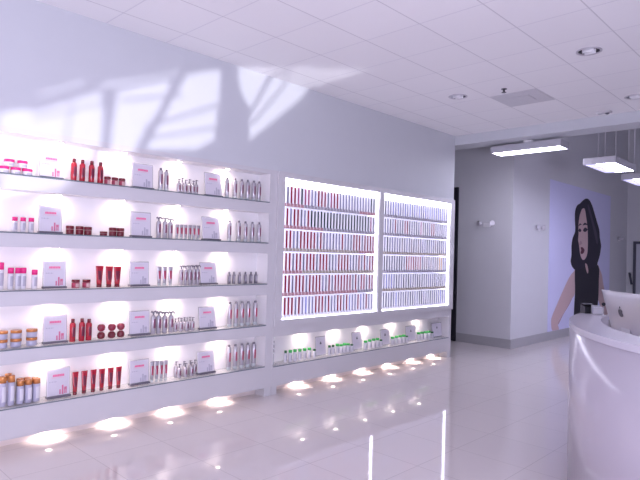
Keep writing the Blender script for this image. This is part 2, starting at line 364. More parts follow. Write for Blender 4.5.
# ------------------------------------------------------------------ goods
pm = {}
def cap_parts(kind, r, h):
    """list of (part name, mesh, level) for a bottle kind; cached"""
    key = (kind, round(r, 3), round(h, 2))
    if key in pm: return pm[key]
    out = []
    def part(name, prof, mat, **kw):
        bm = bmesh.new(); lathe(bm, [(a*r, b*h) for a, b in prof], **kw); out.append((name, build(bm, mat)))
    arc = dict(seg=6, a0=-PI*.62, a1=-PI*.20)
    if kind == 'red_bottle':
        part('body', [(.9,0),(1,.02),(1,.74),(.85,.80),(.6,.83)], m_red); part('cap', [(.62,.83),(.60,.98),(.5,1)], m_dred)
        part('label', [(1.02,.22),(1.02,.64)], m_mar, **arc)
    elif kind == 'jar':
        part('body', [(.85,0),(1,.06),(1,.60),(.95,.64)], m_milk); part('lid', [(1.04,.62),(1.04,.97),(.98,1)], m_hot)
        part('label', [(1.02,.12),(1.02,.42)], m_greyprint, **arc)
    elif kind == 'copper_jar':
        part('body', [(.85,0),(1,.06),(1,.66),(.95,.68)], m_lilac); part('lid', [(1.04,.66),(1.04,.97),(.98,1)], m_copper)
    elif kind == 'red_jar':
        part('body', [(.9,0),(1,.05),(1,.56),(.95,.58)], m_dred); part('lid', [(1.03,.62),(1.03,.97),(.97,1)], m_dred)
        part('band', [(.97,.57),(.97,.63)], m_cream)
    elif kind == 'rose_jar':
        part('body', [(.9,0),(1,.05),(1,.64),(.95,.66)], m_redlab); part('lid', [(1.03,.70),(1.03,.97),(.97,1)], m_dred)
        part('label', [(1.02,.10),(1.02,.55)], m_cream, **arc)
    elif kind == 'tall_silver':
        part('body', [(.9,.12),(1,.14),(1,.84),(.8,.89),(.5,.905)], m_silver); part('base', [(.9,0),(1,.01),(1,.125),(.9,.13)], m_clear)
        part('cap', [(.55,.905),(.55,.98),(.35,1)], m_silver2); part('label', [(1.02,.30),(1.02,.72)], m_plum, **arc)
    elif kind == 'tall_rose':
        part('body', [(.9,.12),(1,.14),(1,.86),(.8,.91),(.6,.925)], m_silver); part('base', [(.9,0),(1,.01),(1,.125),(.9,.13)], m_clear)
        part('cap', [(.62,.925),(.6,.985),(.4,1)], m_silver2); part('label', [(1.02,.34),(1.02,.70)], m_redlab, **arc)
    elif kind == 'spray':
        part('body', [(.9,0),(1,.01),(1,.72),(.7,.80),(.4,.82)], m_silver); part('label', [(1.02,.26),(1.02,.66)], m_plum, **arc)
        bm = bmesh.new()
        tube(bm, [(0,0,.82*h),(0,0,.90*h),(.15*r,-.1*r,.955*h),(.7*r,-.3*r,.975*h),(1.15*r,-.45*r,.93*h),(1.25*r,-.5*r,.88*h)], [.34*r,.34*r,.40*r,.36*r,.28*r,.22*r])
        tube(bm, [(-.1*r,0,.93*h),(-.7*r,.2*r,.975*h),(-1.0*r,.3*r,.93*h)], [.3*r,.36*r,.2*r]); out.append(('spray_head', build(bm, m_silver2)))
    elif kind == 'small_pump':
        part('body', [(.9,0),(1,.02),(1,.62),(.7,.70),(.35,.72)], m_silver); part('label', [(1.02,.2),(1.02,.55)], m_plum, **arc)
        bm = bmesh.new(); lathe(bm, [(.34*r,.72*h),(.34*r,.86*h),(.2*r,.87*h),(.2*r,.93*h),(.42*r,.935*h),(.42*r,1*h)], 10)
        tube(bm, [(0,0,.965*h),(.9*r,-.3*r,.955*h)], .16*r, 6); out.append(('pump_head', build(bm, m_silver2)))
    elif kind == 'slim':
        part('body', [(.9,0),(1,.02),(1,.74),(.6,.80)], m_silver2); part('cap', [(.6,.80),(.55,.97),(.3,1)], m_silver2)
        part('label', [(1.02,.2),(1.02,.66)], m_silver, **arc)
    elif kind in ('tube', 'silver_tube'):
        bm = bmesh.new(); rings = []
        for t in (0, .25, .5, .75, .94, 1):
            a = r*(.62+.38*t); b = r*.62*(1-t)+.004*t
            z = (.14+.86*t)*h
            rings.append([bm.verts.new((a*math.cos(2*PI*i/14)*(1 if t < .9 else 1.0), b*math.sin(2*PI*i/14), z)) for i in range(14)])
        for a, b in zip(rings, rings[1:]):
            for i in range(14): bm.faces.new((a[i], a[(i+1) % 14], b[(i+1) % 14], b[i])).smooth = True
        bm.faces.new(rings[0][::-1]); bm.faces.new(rings[-1])
        out.append(('body', build(bm, m_red if kind == 'tube' else m_silver)))
        part('cap', [(.60,0),(.62,.01),(.62,.14)], m_dred if kind == 'tube' else m_clear)
        bm = bmesh.new(); v = []
        for t in (.25, .5, .75):
            a = r*(.62+.38*t); b = r*.62*(1-t)+.004*t; z = (.14+.86*t)*h
            v.append([bm.verts.new((a*1.0*math.cos(q), b*1.05*math.sin(q)-.001, z)) for q in [-PI*(.68-.06*i) for i in range(7)]])
        for a, b in zip(v, v[1:]):
            for i in range(6): bm.faces.new((a[i], a[i+1], b[i+1], b[i])).smooth = True
        out.append(('label', build(bm, m_mar if kind == 'tube' else m_redlab)))
    elif kind in ('pink_bottle', 'copper_bottle'):
        mb, mc = (m_milk, m_hot) if kind == 'pink_bottle' else (m_lilac, m_copper)
        q = .74 if kind == 'pink_bottle' else .78
        part('body', [(.92,0),(1,.01),(1,q-.01),(.9,q)], mb); part('cap', [(.98,q),(.98,.99),(.92,1)], mc)
        part('label', [(1.02,.15),(1.02,q-.12)], m_greyprint if kind == 'pink_bottle' else m_milk, **arc)
    elif kind == 'hourglass':
        part('lower_bulb', [(.45,0),(.85,.05),(1,.22),(.85,.38),(.35,.50)], m_dred)
        part('upper_bulb', [(.35,.50),(.85,.62),(1,.78),(.85,.93),(.45,1)], m_bulb)
        part('collar', [(.42,.47),(.46,.50),(.42,.53)], m_cream)
    elif kind == 'green_bottle':
        part('body', [(.9,0),(1,.02),(1,.72),(.6,.78)], m_milk); part('cap', [(.88,.78),(.92,.97),(.8,1)], m_green)
        part('label', [(1.02,.15),(1.02,.60)], m_greyprint, **arc)
    elif kind == 'dark_green_bottle':
        part('body', [(.9,0),(1,.02),(1,.74),(.6,.79)], m_milk); part('cap', [(.80,.79),(.84,.97),(.7,1)], m_dgreen)
        part('label', [(1.02,.15),(1.02,.62)], m_greyprint, **arc)
    pm[key] = out; return out
def place(name, kind, x, y, z, r, h, label, cat, group, rz=0):
    t = thing(name, label, cat, (x, y, z), rz, group)
    for n, me in cap_parts(kind, r, h):
        o = bpy.data.objects.new(n, me); C.objects.link(o); o.parent = t
    return t
def goods(name, kind, row, xs, tops, wpx, label, cat, group, y=IY, z=None, lip=None):
    """xs: pixel centres of the goods, tops: pixel y of the first and last top; stands on its shelf"""
    n = len(xs)
    zs = (LIP[row] if lip is None else lip) if z is None else z
    for i, px in enumerate(xs):
        t = i/(n-1) if n > 1 else 0
        py = tops[0]+(tops[-1]-tops[0])*t
        p = at(px, py, 1, y); h = max(.03, p.z-zs)
        r = wpx/2*depth(p)/F
        place(name, kind, p.x, y, zs+.0005, r, h, label.format(w=nth(i, n), n=NUM[n] if n <= 10 else n), cat, group)
S = ' shelf'
# top row
g = 'pink-lidded jars on the top shelf'
goods('cream_jar', 'jar', 0, [4, 15.7, 27.4], [166.3, 169.2], 9.2, 'white jar with pink lid, {w} of the three bottom jars, top shelf', 'jar', g)
p0 = at(4, 166.3, 1, IY)
for i, (px, py) in enumerate([(9.4, 159), (22.6, 160.6)]):
    p = at(px, py, 1, IY); zb = at(px, [167.2, 168.9][i], 1, IY).z
    zb = LIP[0]+max(p0.z-LIP[0], .05)+.002
    place('cream_jar', 'jar', p.x, IY, zb, 4.6*depth(p)/F, max(.05, p.z-zb), 'white jar with pink lid stacked on top, %s of two, top shelf' % ('left', 'right')[i], 'jar', g)
goods('shampoo_bottle', 'red_bottle', 0, [74.3, 82.7, 92, 100.8], [158.6, 162.4], 5.6, 'glossy red bottle, {w} of four standing on the top shelf', 'bottle', 'red bottles on the top shelf')
goods('treatment_jar', 'rose_jar', 0, [107.5, 115, 122], [176.8, 178.4], 6.2, 'small rose and maroon jar, {w} of three on the top shelf', 'jar', 'small rose jars on the top shelf')
goods('styling_bottle', 'tall_silver', 0, [161, 166.7], [168, 169.5], 4.6, 'tall silver bottle with plum label, {w} of two, top shelf', 'bottle', 'tall silver pair on the top shelf')
goods('pump_bottle', 'small_pump', 0, [179, 185.6, 193.3], [179, 181], 4.2, 'small silver pump bottle, {w} of the front three, top shelf', 'bottle', 'small pump bottles on the top shelf')
goods('pump_bottle', 'small_pump', 0, [182.3, 189.5, 196.4], [178, 180.5], 4.0, 'small silver pump bottle, {w} of the back three, top shelf', 'bottle', 'small pump bottles on the top shelf', y=IY+.05)
goods('styling_bottle', 'tall_silver', 0, [227.3, 235.3, 242, 248, 254, 259.3], [177.5, 181.5], 4.2, 'slender silver bottle with plum label, {w} of six at right end, top shelf', 'bottle', 'six silver bottles on the top shelf')
# second row
goods('cleanser_bottle', 'pink_bottle', 1, [15, 23.3, 31.4], [217, 218.2], 5.2, 'small white bottle with hot pink cap, {w} of three, second shelf', 'bottle', 'pink-capped bottles on the second shelf')
g = 'dark red jars on the second shelf'
goods('hair_mask_jar', 'red_jar', 1, [70, 79.7, 88], [225.8, 227], 7.4, 'dark red jar, {w} of three beside the left sign, second shelf', 'jar', g)
goods('hair_mask_jar', 'red_jar', 1, [103.5], [231.6], 7, 'low flat dark red jar standing alone on the second shelf', 'jar', g)
goods('hair_mask_jar', 'red_jar', 1, [112.8, 120.5], [227.8, 228.5], 7.2, 'dark red jar, {w} of two left of the second sign, second shelf', 'jar', g)
goods('spray_bottle', 'spray', 1, [159, 165.3, 170.6], [217, 218.5], 4.8, 'silver bottle with curved spray head, {w} of three, second shelf', 'bottle', 'spray bottles on the second shelf')
goods('styling_tube', 'silver_tube', 1, [177.3, 181.5, 185.7, 190, 194.2, 198.4], [224.3, 226], 4.6, 'pinkish silver tube, {w} of the six packed side by side, second shelf', 'tube', 'silver tubes on the second shelf')
goods('styling_bottle', 'tall_silver', 1, [229.6, 239, 245.6, 252.6, 259.3], [220, 222.5], 4.2, 'slender silver bottle with plum label, {w} of five, second shelf', 'bottle', 'silver bottles on the second shelf')
# middle row
g = 'pink-capped bottles on the middle shelf'
goods('cleanser_bottle', 'pink_bottle', 2, [1.0], [262.5], 6, 'tallest white bottle with hot pink cap at the left edge, middle shelf', 'bottle', g)
goods('cleanser_bottle', 'pink_bottle', 2, [11, 18.3, 23.6], [267.8, 268], 5.6, 'white bottle with hot pink cap, {w} of three close together, middle shelf', 'bottle', g)
goods('cleanser_bottle', 'pink_bottle', 2, [34.8], [269.8], 5.4, 'white bottle with hot pink cap next to the left sign, middle shelf', 'bottle', g)
goods('treatment_jar', 'rose_jar', 2, [75.8, 86.5], [279.6, 280], 7.6, 'small rose jar, {w} of two right of the left sign, middle shelf', 'jar', 'small rose jars on the middle shelf')
goods('hair_mask_tube', 'tube', 2, [99.7, 109.4, 117.6], [266, 266.6], 8.0, 'broad red tube, {w} of three on the middle shelf', 'tube', 'red tubes on the middle shelf')
goods('styling_tube', 'silver_tube', 2, [159.5, 164.8, 170.6], [266.6, 267], 5.2, 'silver tube with red label, {w} of three on the middle shelf', 'tube', 'silver tubes on the middle shelf')
goods('spray_bottle', 'spray', 2, [181.5, 186, 190.2, 194.3, 198], [265.5, 265], 3.9, 'silver spray bottle with rose label, {w} of five, middle shelf', 'bottle', 'spray bottles on the middle shelf')
goods('serum_bottle', 'slim', 2, [229.3, 234, 239.6, 245.5, 251, 256], [271.8, 271.8], 3.4, 'short slim grey bottle, {w} of six on the middle shelf', 'bottle', 'slim grey bottles on the middle shelf')
# fourth row
g = 'copper-lidded jars on the fourth shelf'
for i, (px, pt, pmid) in enumerate([(2.2, 330.6, 339.5), (16.3, 329.8, 338.4), (32, 328.6, 337.2)]):
    p = at(px, pt, 1, IY); q = at(px, pmid, 1, IY); r = 5.0*depth(p)/F
    w = ('left', 'middle', 'right')[i]
    hb = (p.z-LIP[3])/2-.001
    place('balm_jar', 'copper_jar', p.x, IY, LIP[3]+.0005, r, hb, 'lower copper-lidded pale jar in the %s stack of two, fourth shelf' % w, 'jar', g)
    place('balm_jar', 'copper_jar', p.x, IY, LIP[3]+hb+.001, r, hb, 'upper copper-lidded pale jar in the %s stack of two, fourth shelf' % w, 'jar', g)
goods('shampoo_bottle', 'red_bottle', 3, [73, 82.2, 89.2], [319, 318.8], 5.8, 'glossy red bottle, {w} of three on the fourth shelf', 'bottle', 'red bottles on the fourth shelf')
goods('serum_bottle', 'hourglass', 3, [101.4, 112, 121], [324.3, 323.7], 7.8, 'red bottle shaped like an hourglass, {w} of three, fourth shelf', 'bottle', 'hourglass bottles on the fourth shelf')
goods('spray_bottle', 'spray', 3, [153.6, 159, 165, 171.2], [311, 312], 5, 'silver spray bottle with plum label, {w} of four, fourth shelf', 'bottle', 'spray bottles on the fourth shelf')
g = 'small pump bottles on the fourth shelf'
goods('pump_bottle', 'small_pump', 3, [175.6, 181.2, 187.2, 192.8], [318.6, 316.8], 3.8, 'small silver pump bottle, {w} of the front four, fourth shelf', 'bottle', g)
goods('pump_bottle', 'small_pump', 3, [178.4, 184.4, 190], [317.6, 316.6], 3.6, 'small silver pump bottle, {w} of the back three, fourth shelf', 'bottle', g, y=IY+.05)
goods('styling_bottle', 'tall_rose', 3, [230, 236.2, 242.2, 248.4, 255.5], [302, 300.6], 4.6, 'tall silver bottle with red label, {w} of five, fourth shelf', 'bottle', 'tall red-labelled bottles on the fourth shelf')
# bottom row
g = 'copper-capped bottles on the bottom shelf'
goods('conditioner_bottle', 'copper_bottle', 4, [3.0, 11.6], [376.5, 375.5], 6.6, 'tall pale bottle with copper cap, {w} in the front row, bottom shelf', 'bottle', g)
goods('conditioner_bottle', 'copper_bottle', 4, [8.4], [373.6], 6.2, 'tall pale bottle with copper cap behind the front pair, bottom shelf', 'bottle', g, y=IY+.06)
goods('conditioner_bottle', 'copper_bottle', 4, [20.6, 28.8, 36.8], [380.5, 378], 7, 'shorter pale bottle with copper cap, {w} of the front three, bottom shelf', 'bottle', g)
goods('conditioner_bottle', 'copper_bottle', 4, [20.0, 27.4, 35.0], [378.5, 377.2], 6.4, 'shorter pale bottle with copper cap, {w} of the back three, bottom shelf', 'bottle', g, y=IY+.065)
goods('hair_mask_tube', 'tube', 4, [75.5, 84.6, 93.6, 102.2, 110.8, 119], [372, 366.8], 6.4, 'slim red tube standing on its cap, {w} of six, bottom shelf', 'tube', 'red tubes on the bottom shelf')
goods('styling_tube', 'silver_tube', 4, [152.4, 157, 161.6, 166], [361.5, 360.5], 4.7, 'silver tube with red label, {w} of four on the bottom shelf', 'tube', 'silver tubes on the bottom shelf')
g = 'small pump bottles on the bottom shelf'
goods('pump_bottle', 'small_pump', 4, [179.4, 185.6, 191.6], [364.4, 362.4], 4.2, 'small silver pump bottle, {w} of the front three, bottom shelf', 'bottle', g)
goods('pump_bottle', 'small_pump', 4, [176.2, 184.0, 190.4, 195.0], [361.8, 360.2], 4.0, 'small silver pump bottle, {w} of the back four, bottom shelf', 'bottle', g, y=IY+.055)
goods('styling_bottle', 'tall_rose', 4, [229, 235.4, 242, 248, 254], [345, 341.4], 4.6, 'tall silver bottle with red label, {w} of five, bottom shelf', 'bottle', 'tall red-labelled bottles on the bottom shelf')
# low niche: green-capped bottles
AL = .335
g = 'green-capped bottles in the low niche'
GR = [('dark_green_bottle', [285.6], [350.5]), ('green_bottle', [290.4, 295.1, 299.9, 304.7, 309.4], [349.8, 347.6]), ('dark_green_bottle', [314.4], [349.2])]
xs = [(285.6,350.6,0),(290.4,350,1),(295.1,349.6,1),(299.9,349,1),(304.7,348,1),(309.4,347.4,1),(314.4,349,0)]
def greens(lst, where):
    for i, (px, py, k) in enumerate(lst):
        p = at(px, py, 1, IY); r = (2.05 if k else 1.7)*depth(p)/F
        place('care_bottle', 'green_bottle' if k else 'dark_green_bottle', p.x, IY, AL+.0005, r, p.z-AL,
              '%s bottle with %s cap, %s from left, %s' % ('white' if k else 'slim white', 'green' if k else 'dark green', ORD[i], where), 'bottle', g)
greens(xs, 'left of first logo card')
greens([(329.5,345.4,0),(333.2,344.8,0),(337.4,343.8,1),(341.2,344.2,1),(344.6,343.2,1),(348.2,343,1),(351.8,344,0)], 'between first and second logo cards')
greens([(365.6,340.6,1),(369.8,339.6,1),(373.8,338.6,1),(377.6,338.2,1),(381.0,339.4,0)], 'between second and third logo cards')
greens([(392.6,336.8,1),(396.4,335.8,1),(400.2,335,1),(403.8,334.6,1),(406.8,335.6,0)], 'between third and fourth logo cards')
greens([(418.6,332.4,1),(422.2,331.8,1),(425.6,331.2,1),(428.8,330.6,1),(432.2,331.6,0)], 'between fourth and fifth logo cards')
# ------------------------------------------------------------------ signs in acrylic holders
def sign(x, y, z, w, h, rz, tilt, label, cols, group, logo=False):
    t = thing('sign_holder', label, 'sign', (x, y, z+.001), rz, group)
    def tl(bm):
        for v in bm.verts:
            yy = v.co.y + v.co.z*math.tan(tilt); v.co.y = yy
        return bm
    if not logo:
        bm = bmesh.new(); bx(bm, -w/2, w/2, -.022, .030, 0, .016); obj('base_strip', bm, m_strip, t)
    bm = bmesh.new(); bx(bm, -w/2, w/2, .004, .007, .0 if logo else .016, h); obj('acrylic_panel', tl(bm), m_acryl, t)
    bm = bmesh.new(); bx(bm, -w/2+.006, w/2-.006, .0, .003, .018, h-.008); obj('printed_card', tl(bm), m_paper, t)
    if logo:
        bm = bmesh.new(); lathe2 = []
        for k in range(3): 
            a = PI/2+k*2*PI/3
            bx(bm, .009*math.cos(a)-.008, .009*math.cos(a)+.008, -.002, -.0005, h*.66+.010*math.sin(a)-.009, h*.66+.010*math.sin(a)+.009)
        obj('emblem', tl(bm), m_dgrey, t)
        bm = bmesh.new()
        for k in range(3): bx(bm, -w*.22, w*.22, -.001, -.0003, h*(.40-.06*k), h*(.415-.06*k))
        obj('print_lines', tl(bm), m_paperline, t)
        return t
    bm = bmesh.new()                                         # header block and rule
    n = 7
    for k in range(n):
        x0 = -w*.24+k*w*.07; bx(bm, x0, x0+w*.062, -.0015, -.0004, h*.70, h*(.775+.004*(k % 2)))
    obj('header_print', tl(bm), cols[0], t)
    bm = bmesh.new(); bx(bm, -w*.30, w*.30, -.0012, -.0004, h*.655, h*.664); obj('rule_print', tl(bm), m_pinkpale, t)
    bm = bmesh.new()
    for k in range(6): bx(bm, -w*.38+k*w*.055, -w*.345+k*w*.055, -.0012, -.0004, h*(.515+.012*(k % 2)), h*(.545+.012*((k+1) % 2)))
    obj('script_print', tl(bm), m_greyprint, t)
    bm = bmesh.new()                                         # product picture, bottom right
    for (a, b, c, d) in ((.04,.10,.10,.26),(.145,.215,.09,.40),(.25,.29,.11,.24),(.24,.36,.24,.33),(.31,.35,.11,.24)):
        bx(bm, w*a, w*b, -.0015, -.0004, h*c, h*d)
    obj('product_print', tl(bm), cols[1], t)
    return t
m_paperline = M('pale grey print', (.58, .56, .64), .5)
SG = [  # row: (left px, right px, top px) for the three signs
 [(40.3,63.8,151.8),(133,154,163.5),(206,222.8,172.8)], [(39.6,62.9,205.6),(131.7,151.9,211.8),(203.2,220.6,216.6)],
 [(43.8,67,259.8),(130.6,149.8,261.2),(201.2,217.6,262)], [(44,68,314.2),(130.2,150.4,310.2),(200,216.6,306.2)],
 [(47.4,71,367.2),(130.4,149.8,359),(198.6,215.4,350.4)]]
PN_ = ['left', 'middle', 'right']
for r in range(5):
    for k, (a, b, tp) in enumerate(SG[r]):
        yy = IY+.0
        pa = at(a, tp+1, 1, yy); pb = at(b, tp+1, 1, yy); w = pb.x-pa.x; xc = (pa.x+pb.x)/2
        pt = at((a+b)/2, tp+.4, 1, yy+.02); h = pt.z-LIP[r]
        sign(xc, yy, LIP[r], w, h, 0, .07 if k < 2 else .12, 'white promotional card with pink heading, %s of three signs on the %s shelf' % (PN_[k], RN[r]),
             (m_pink, m_maroonprint if k == 0 else m_greyprint), 'promotional cards on the shelves')
LG = [(316.2,326.0,336.4),(352.6,362.2,332),(381,389.8,329.2),(406.2,416.2,325.6),(432.4,442,322.6)]
for k, (a, b, tp) in enumerate(LG):
    pa = at(a, tp, 1, IY+.02); pb = at(b, tp, 1, IY+.02); pt = at((a+b)/2, tp, 1, IY+.03)
    sign((pa.x+pb.x)/2, IY+.01, AL, pb.x-pa.x, pt.z-AL, 0, .10, 'white card with small dark emblem, %s from left in the low niche' % ORD[k], None, 'logo cards in the low niche', True)
# clear bracket at the left end of the low niche; glints modelled as white tubes
t = thing('acrylic_stand', 'clear acrylic stand with curled white glints at left end of the low niche', 'stand', (4.46, IY+.02, AL+.001))
bm = bmesh.new(); bx(bm, -.045, .045, -.03, .03, 0, .006); bx(bm, -.042, .042, .018, .022, .006, .27); obj('acrylic_panel', bm, m_acryl, t)
for k in range(3):
    bm = bmesh.new()
    tube(bm, [(-.03+.01*k, .0, .27-.055*k), (-.008, -.008, .245-.055*k), (.022, -.004, .235-.055*k), (.03, .004, .215-.055*k)], [.004, .009, .009, .003], 6); obj('curled_glint', bm, m_white, t)
# ------------------------------------------------------------------ wall poster
PY = 4.668
def W2(px, py, y): p = at(px, py, 1, y); return p
pl = W2(549.5, 179, PY).x; pr = W2(610.5, 196, PY).x
po = thing('wall_poster', 'tall lavender wall poster of a dark-haired woman in a sleeveless black dress', 'poster', (13.6, PY, .175))
layer = [0]
def art(name, pts, mat, lift):
    bm = bmesh.new(); q = []
    for px, py in pts:
        p = at(px, py, 1, PY); q.append(L(po, p.x, PY-.0012*lift, max(p.z, .18)))
    if len(q) > 6: pass
    prism(bm, q, (0, .0011, 0)); return obj(name, bm, mat, po)
bm = bmesh.new(); lbox(bm, po, 11.64, 15.55, PY-.003, PY, .175, 3.35); obj('backdrop', bm, m_posterbg, po)
def smooth(pts, n=3):
    out = []; N = len(pts)
    for i in range(N):
        p0, p1, p2, p3 = (Vector(pts[(i+k) % N]) for k in (-1, 0, 1, 2))
        for j in range(n):
            t = j/n
            out.append(tuple(.5*((2*p1)+(p2-p0)*t+(2*p0-5*p1+4*p2-p3)*t*t+(3*p1-p0-3*p2+p3)*t**3)))
    return out
art('left_arm', smooth([(576.5,269),(573.5,271.5),(569,277.5),(563,290),(556.7,304.6),(551.6,317),(550.9,324),(552.5,331.5),(558.6,329.8),(557.8,322.3),(565,310.8),(571.3,299.4),(575,292)]), m_skin, 4)
art('arm_shadow', smooth([(572,298),(565.3,310),(558.2,321.5),(558.4,324),(563,314.5),(568.5,305.5)]), m_skinsh, 5)
art('right_arm', smooth([(597,265),(599.5,269),(601.8,275.4),(603,284),(605.5,297),(608,312),(604,316),(599,303),(596.5,290)]), m_skin, 4)
art('dress', smooth([(576,268),(574.6,275),(574.8,290),(574.2,302),(573.4,318),(573,331),(598,328),(597.2,310),(598.2,296),(598.6,280),(598.2,266),(588,262)]), m_dress, 5)
art('hair', smooth([(585.6,198.6),(588.9,199.8),(591.9,205.6),(594.4,213.8),(596.9,222.5),(599,230),(599.6,238),(600.8,245),(600.4,250),(599.2,256.5),(597.5,262),(596,266),(590,268.5),(586,266),(582,268.5),(576,270.3),(572,267),(570.3,261),(571.2,255),(571.2,246),(572.4,238),(575,231),(574.6,220),(574.9,211),(576.8,205.5),(579.6,203.6),(582,201)]), m_hair, 6)
art('hair_highlight', smooth([(587.5,204),(590,210),(593,221),(596.5,233),(597.5,243),(596,243),(593.5,232),(590.5,219),(588,210)]), m_hairhi, 7)
art('face', smooth([(582.2,208.6),(584.4,209.2),(585.8,217.5),(587,227),(587.4,236),(587.4,246),(587,252.5),(585.6,257.5),(583.2,260),(581,258),(579.6,253),(579,248),(578.4,243.6),(577.7,240),(578.2,233),(578,226),(579,217),(580.6,211.5)]), m_skin, 8)
art('face_shadow', smooth([(580.2,240.6),(581.6,243.4),(579.4,245.2),(578.8,243.4)]), m_skinsh, 9)
art('lips', smooth([(580.2,247.6),(582,247.2),(584,249.8),(583.2,252.8),(581.2,254),(580,252.6),(580.8,250.4)]), m_lips, 9)
art('eye', smooth([(578.1,230.4),(579.3,228.3),(581,230.5),(579.4,232.2)], 2), m_hair, 9)
art('eye', smooth([(582.5,230.6),(584.5,227.4),(587.2,229.5),(584.8,232)], 2), m_hair, 9)
art('eyebrow', smooth([(577.9,226.4),(579.4,223.4),(581.2,224.6),(579.4,225.2)], 2), m_hair, 9)
art('eyebrow', smooth([(582.2,225.4),(584.4,222.6),(587.2,224.8),(584.6,224.8)], 2), m_hair, 9)
art('neck', smooth([(584.6,263.6),(586.6,264.6),(587.8,270),(587.4,273.6),(585.8,270.4)], 2), m_skin, 9)
# ------------------------------------------------------------------ twin-head wall spotlights
def emergency(px, py, axis, v, rz, label):
    p = at(px, py, axis, v)
    t = thing('emergency_light', label, 'light', p, rz, 'twin-head wall lights')
    bm = bmesh.new(); bx(bm, -.07, .07, -.035, 0, -.045, .03); obj('housing', bm, m_white, t, .006)
    for s in (-1, 1):
        bm = bmesh.new(); lathe(bm, [(.02, 0), (.045, .03), (.05, .08), (.046, .085)], 14)
        bmesh.ops.rotate(bm, verts=bm.verts, cent=(0, 0, 0), matrix=Matrix.Rotation(PI/2, 3, 'X'))
        o = obj('lamp_head', bm, m_alu, t); o.location = (s*.105, -.02, .02); o.rotation_euler = (0, 0, s*.5)
    return t
emergency(487.3, 224.6, 0, 9.95, -PI/2, 'twin-head emergency light on the grey wall beside the black door')
emergency(537.6, 228.2, 1, 4.67, 0, 'twin-head emergency light on the wall left of the poster')
emergency(618.4, 239.2, 1, 4.67, 0, 'twin-head emergency light on the wall right of the poster')
# slanted handle on the far wall beside the door
a = at(629.4, 272.5, 0, 16.94); b = at(631.6, 284.5, 0, 16.94)
t = thing('wall_bracket', 'dark slanted bar on the wall beside the far door', 'bracket', ((a+b)/2))
bm = bmesh.new(); tube(bm, [a-t.location, b-t.location], .03); obj('bar', bm, m_dgrey, t)
bm = bmesh.new(); dd = a-t.location; bx(bm, .0, .058, dd.y-.035, dd.y+.01, dd.z-.09, dd.z-.03); obj('mount', bm, m_dgrey, t)
# ------------------------------------------------------------------ pendants
def pendant(x0, x1, y0, y1, z0, z1, label, lit, dim, hang, zt):
    cx, cy = (x0+x1)/2, (y0+y1)/2
    t = thing('pendant_lamp', label, 'lamp', (cx, cy, z0))
    bm = bmesh.new(); e = .018
    lbox(bm, t, x0, x1, y0, y0+e, z0, z1); lbox(bm, t, x0, x1, y1-e, y1, z0, z1)
    lbox(bm, t, x0, x0+e, y0+e, y1-e, z0, z1); lbox(bm, t, x1-e, x1, y0+e, y1-e, z0, z1); lbox(bm, t, x0+e, x1-e, y0+e, y1-e, z1-.02, z1)
    obj('housing', bm, m_pbody, t)
    a, b, c, d = lit
    bm = bmesh.new(); lbox(bm, t, a, b, c, d, z0+.004, z0+.03); obj('lit_diffuser', bm, m_pendb if zt > 3.7 else m_pend, t)
    if dim:
        a, b, c, d = dim; bm = bmesh.new(); lbox(bm, t, a, b, c, d, z0+.004, z0+.03); obj('side_diffuser', bm, m_penddim, t)
    for (hx, hy) in hang:
        if zt < 3.7:
            bm = bmesh.new(); lathe(bm, [(.055, z1-z0), (.06, zt-z0-.03), (.075, zt-z0-.025), (.075, zt-z0)], 16); obj('ceiling_mount', bm, m_white, t, loc=(hx-cx, hy-cy, 0))
        else:
            bm = bmesh.new(); lathe(bm, [(.008, z1-z0), (.008, zt-z0)], 6); obj('cable', bm, m_alu, t, loc=(hx-cx, hy-cy, 0))
pendant(8.60, 8.95, 3.30, 4.44, 3.412, 3.52, 'long slim lit pendant lamp mounted just under the ceiling edge', (8.62, 8.93, 3.32, 4.42), None, [(8.66, 3.83)], 3.559)
pendant(8.99, 10.03, 2.64, 3.105, 3.15, 3.25, 'square-cornered lit pendant lamp hanging on cables left of the frame edge', (9.01, 10.01, 2.66, 2.93), (9.01, 10.01, 2.93, 3.085), [(9.3, 2.98), (9.2, 2.70), (9.85, 2.70), (9.85, 3.05)], 5.40)
pendant(11.0, 12.04, 2.66, 3.135, 3.15, 3.25, 'lit pendant lamp hanging farthest right at the photo edge', (11.02, 12.02, 2.68, 2.96), (11.02, 12.02, 2.96, 3.115), [(11.3, 3.0), (11.3, 2.72), (11.85, 3.05)], 5.40)
# ------------------------------------------------------------------ ceiling fittings
def can(px, py, label):
    p = at(px, py, 2, CEIL)
    t = thing('recessed_downlight', label, 'light', (p.x, p.y, CEIL), 0, 'recessed ceiling downlights')
    bm = bmesh.new(); lathe(bm, [(0.118, 0), (0.118, -.006), (0.098, -.008), (0.096, -.001)], 28, closed=False); obj('trim_ring', bm, m_alu, t)
    bm = bmesh.new(); lathe(bm, [(0.097, -.003), (0.084, -.0022), (.035, -.0015), (.002, -.001)], 28, closed=False); obj('reflector', bm, m_chrome, t)
    for s in (-1, 1):
        bm = bmesh.new(); tube(bm, [(s*.032, -.05, -.010), (s*.032, .05, -.010)], .013, 8); obj('bulb', bm, m_white, t)
can(458, 96.5, 'round recessed downlight in the ceiling above the glowing racks'); can(589, 51, 'largest round recessed downlight, in the ceiling at upper right'); can(635, 96.5, 'round recessed downlight in the ceiling at the far right edge')
t = thing('air_vent', 'square grey air grille set in the white ceiling', 'vent', (6.816, 3.103, CEIL))
bm = bmesh.new(); bx(bm, -.297, .297, -.294, .294, -.006, -.0005); obj('grille', bm, m_pumice, t)
bm = bmesh.new(); bx(bm, -.13, .13, -.13, .13, -.012, -.0065); obj('diffuser_plate', bm, m_pumice, t, .004)
p = at(504, 89, 2, CEIL); t = thing('ceiling_sprinkler', 'small dark sprinkler head under the ceiling near the grey grille', 'sprinkler', (p.x, p.y, CEIL+.002))
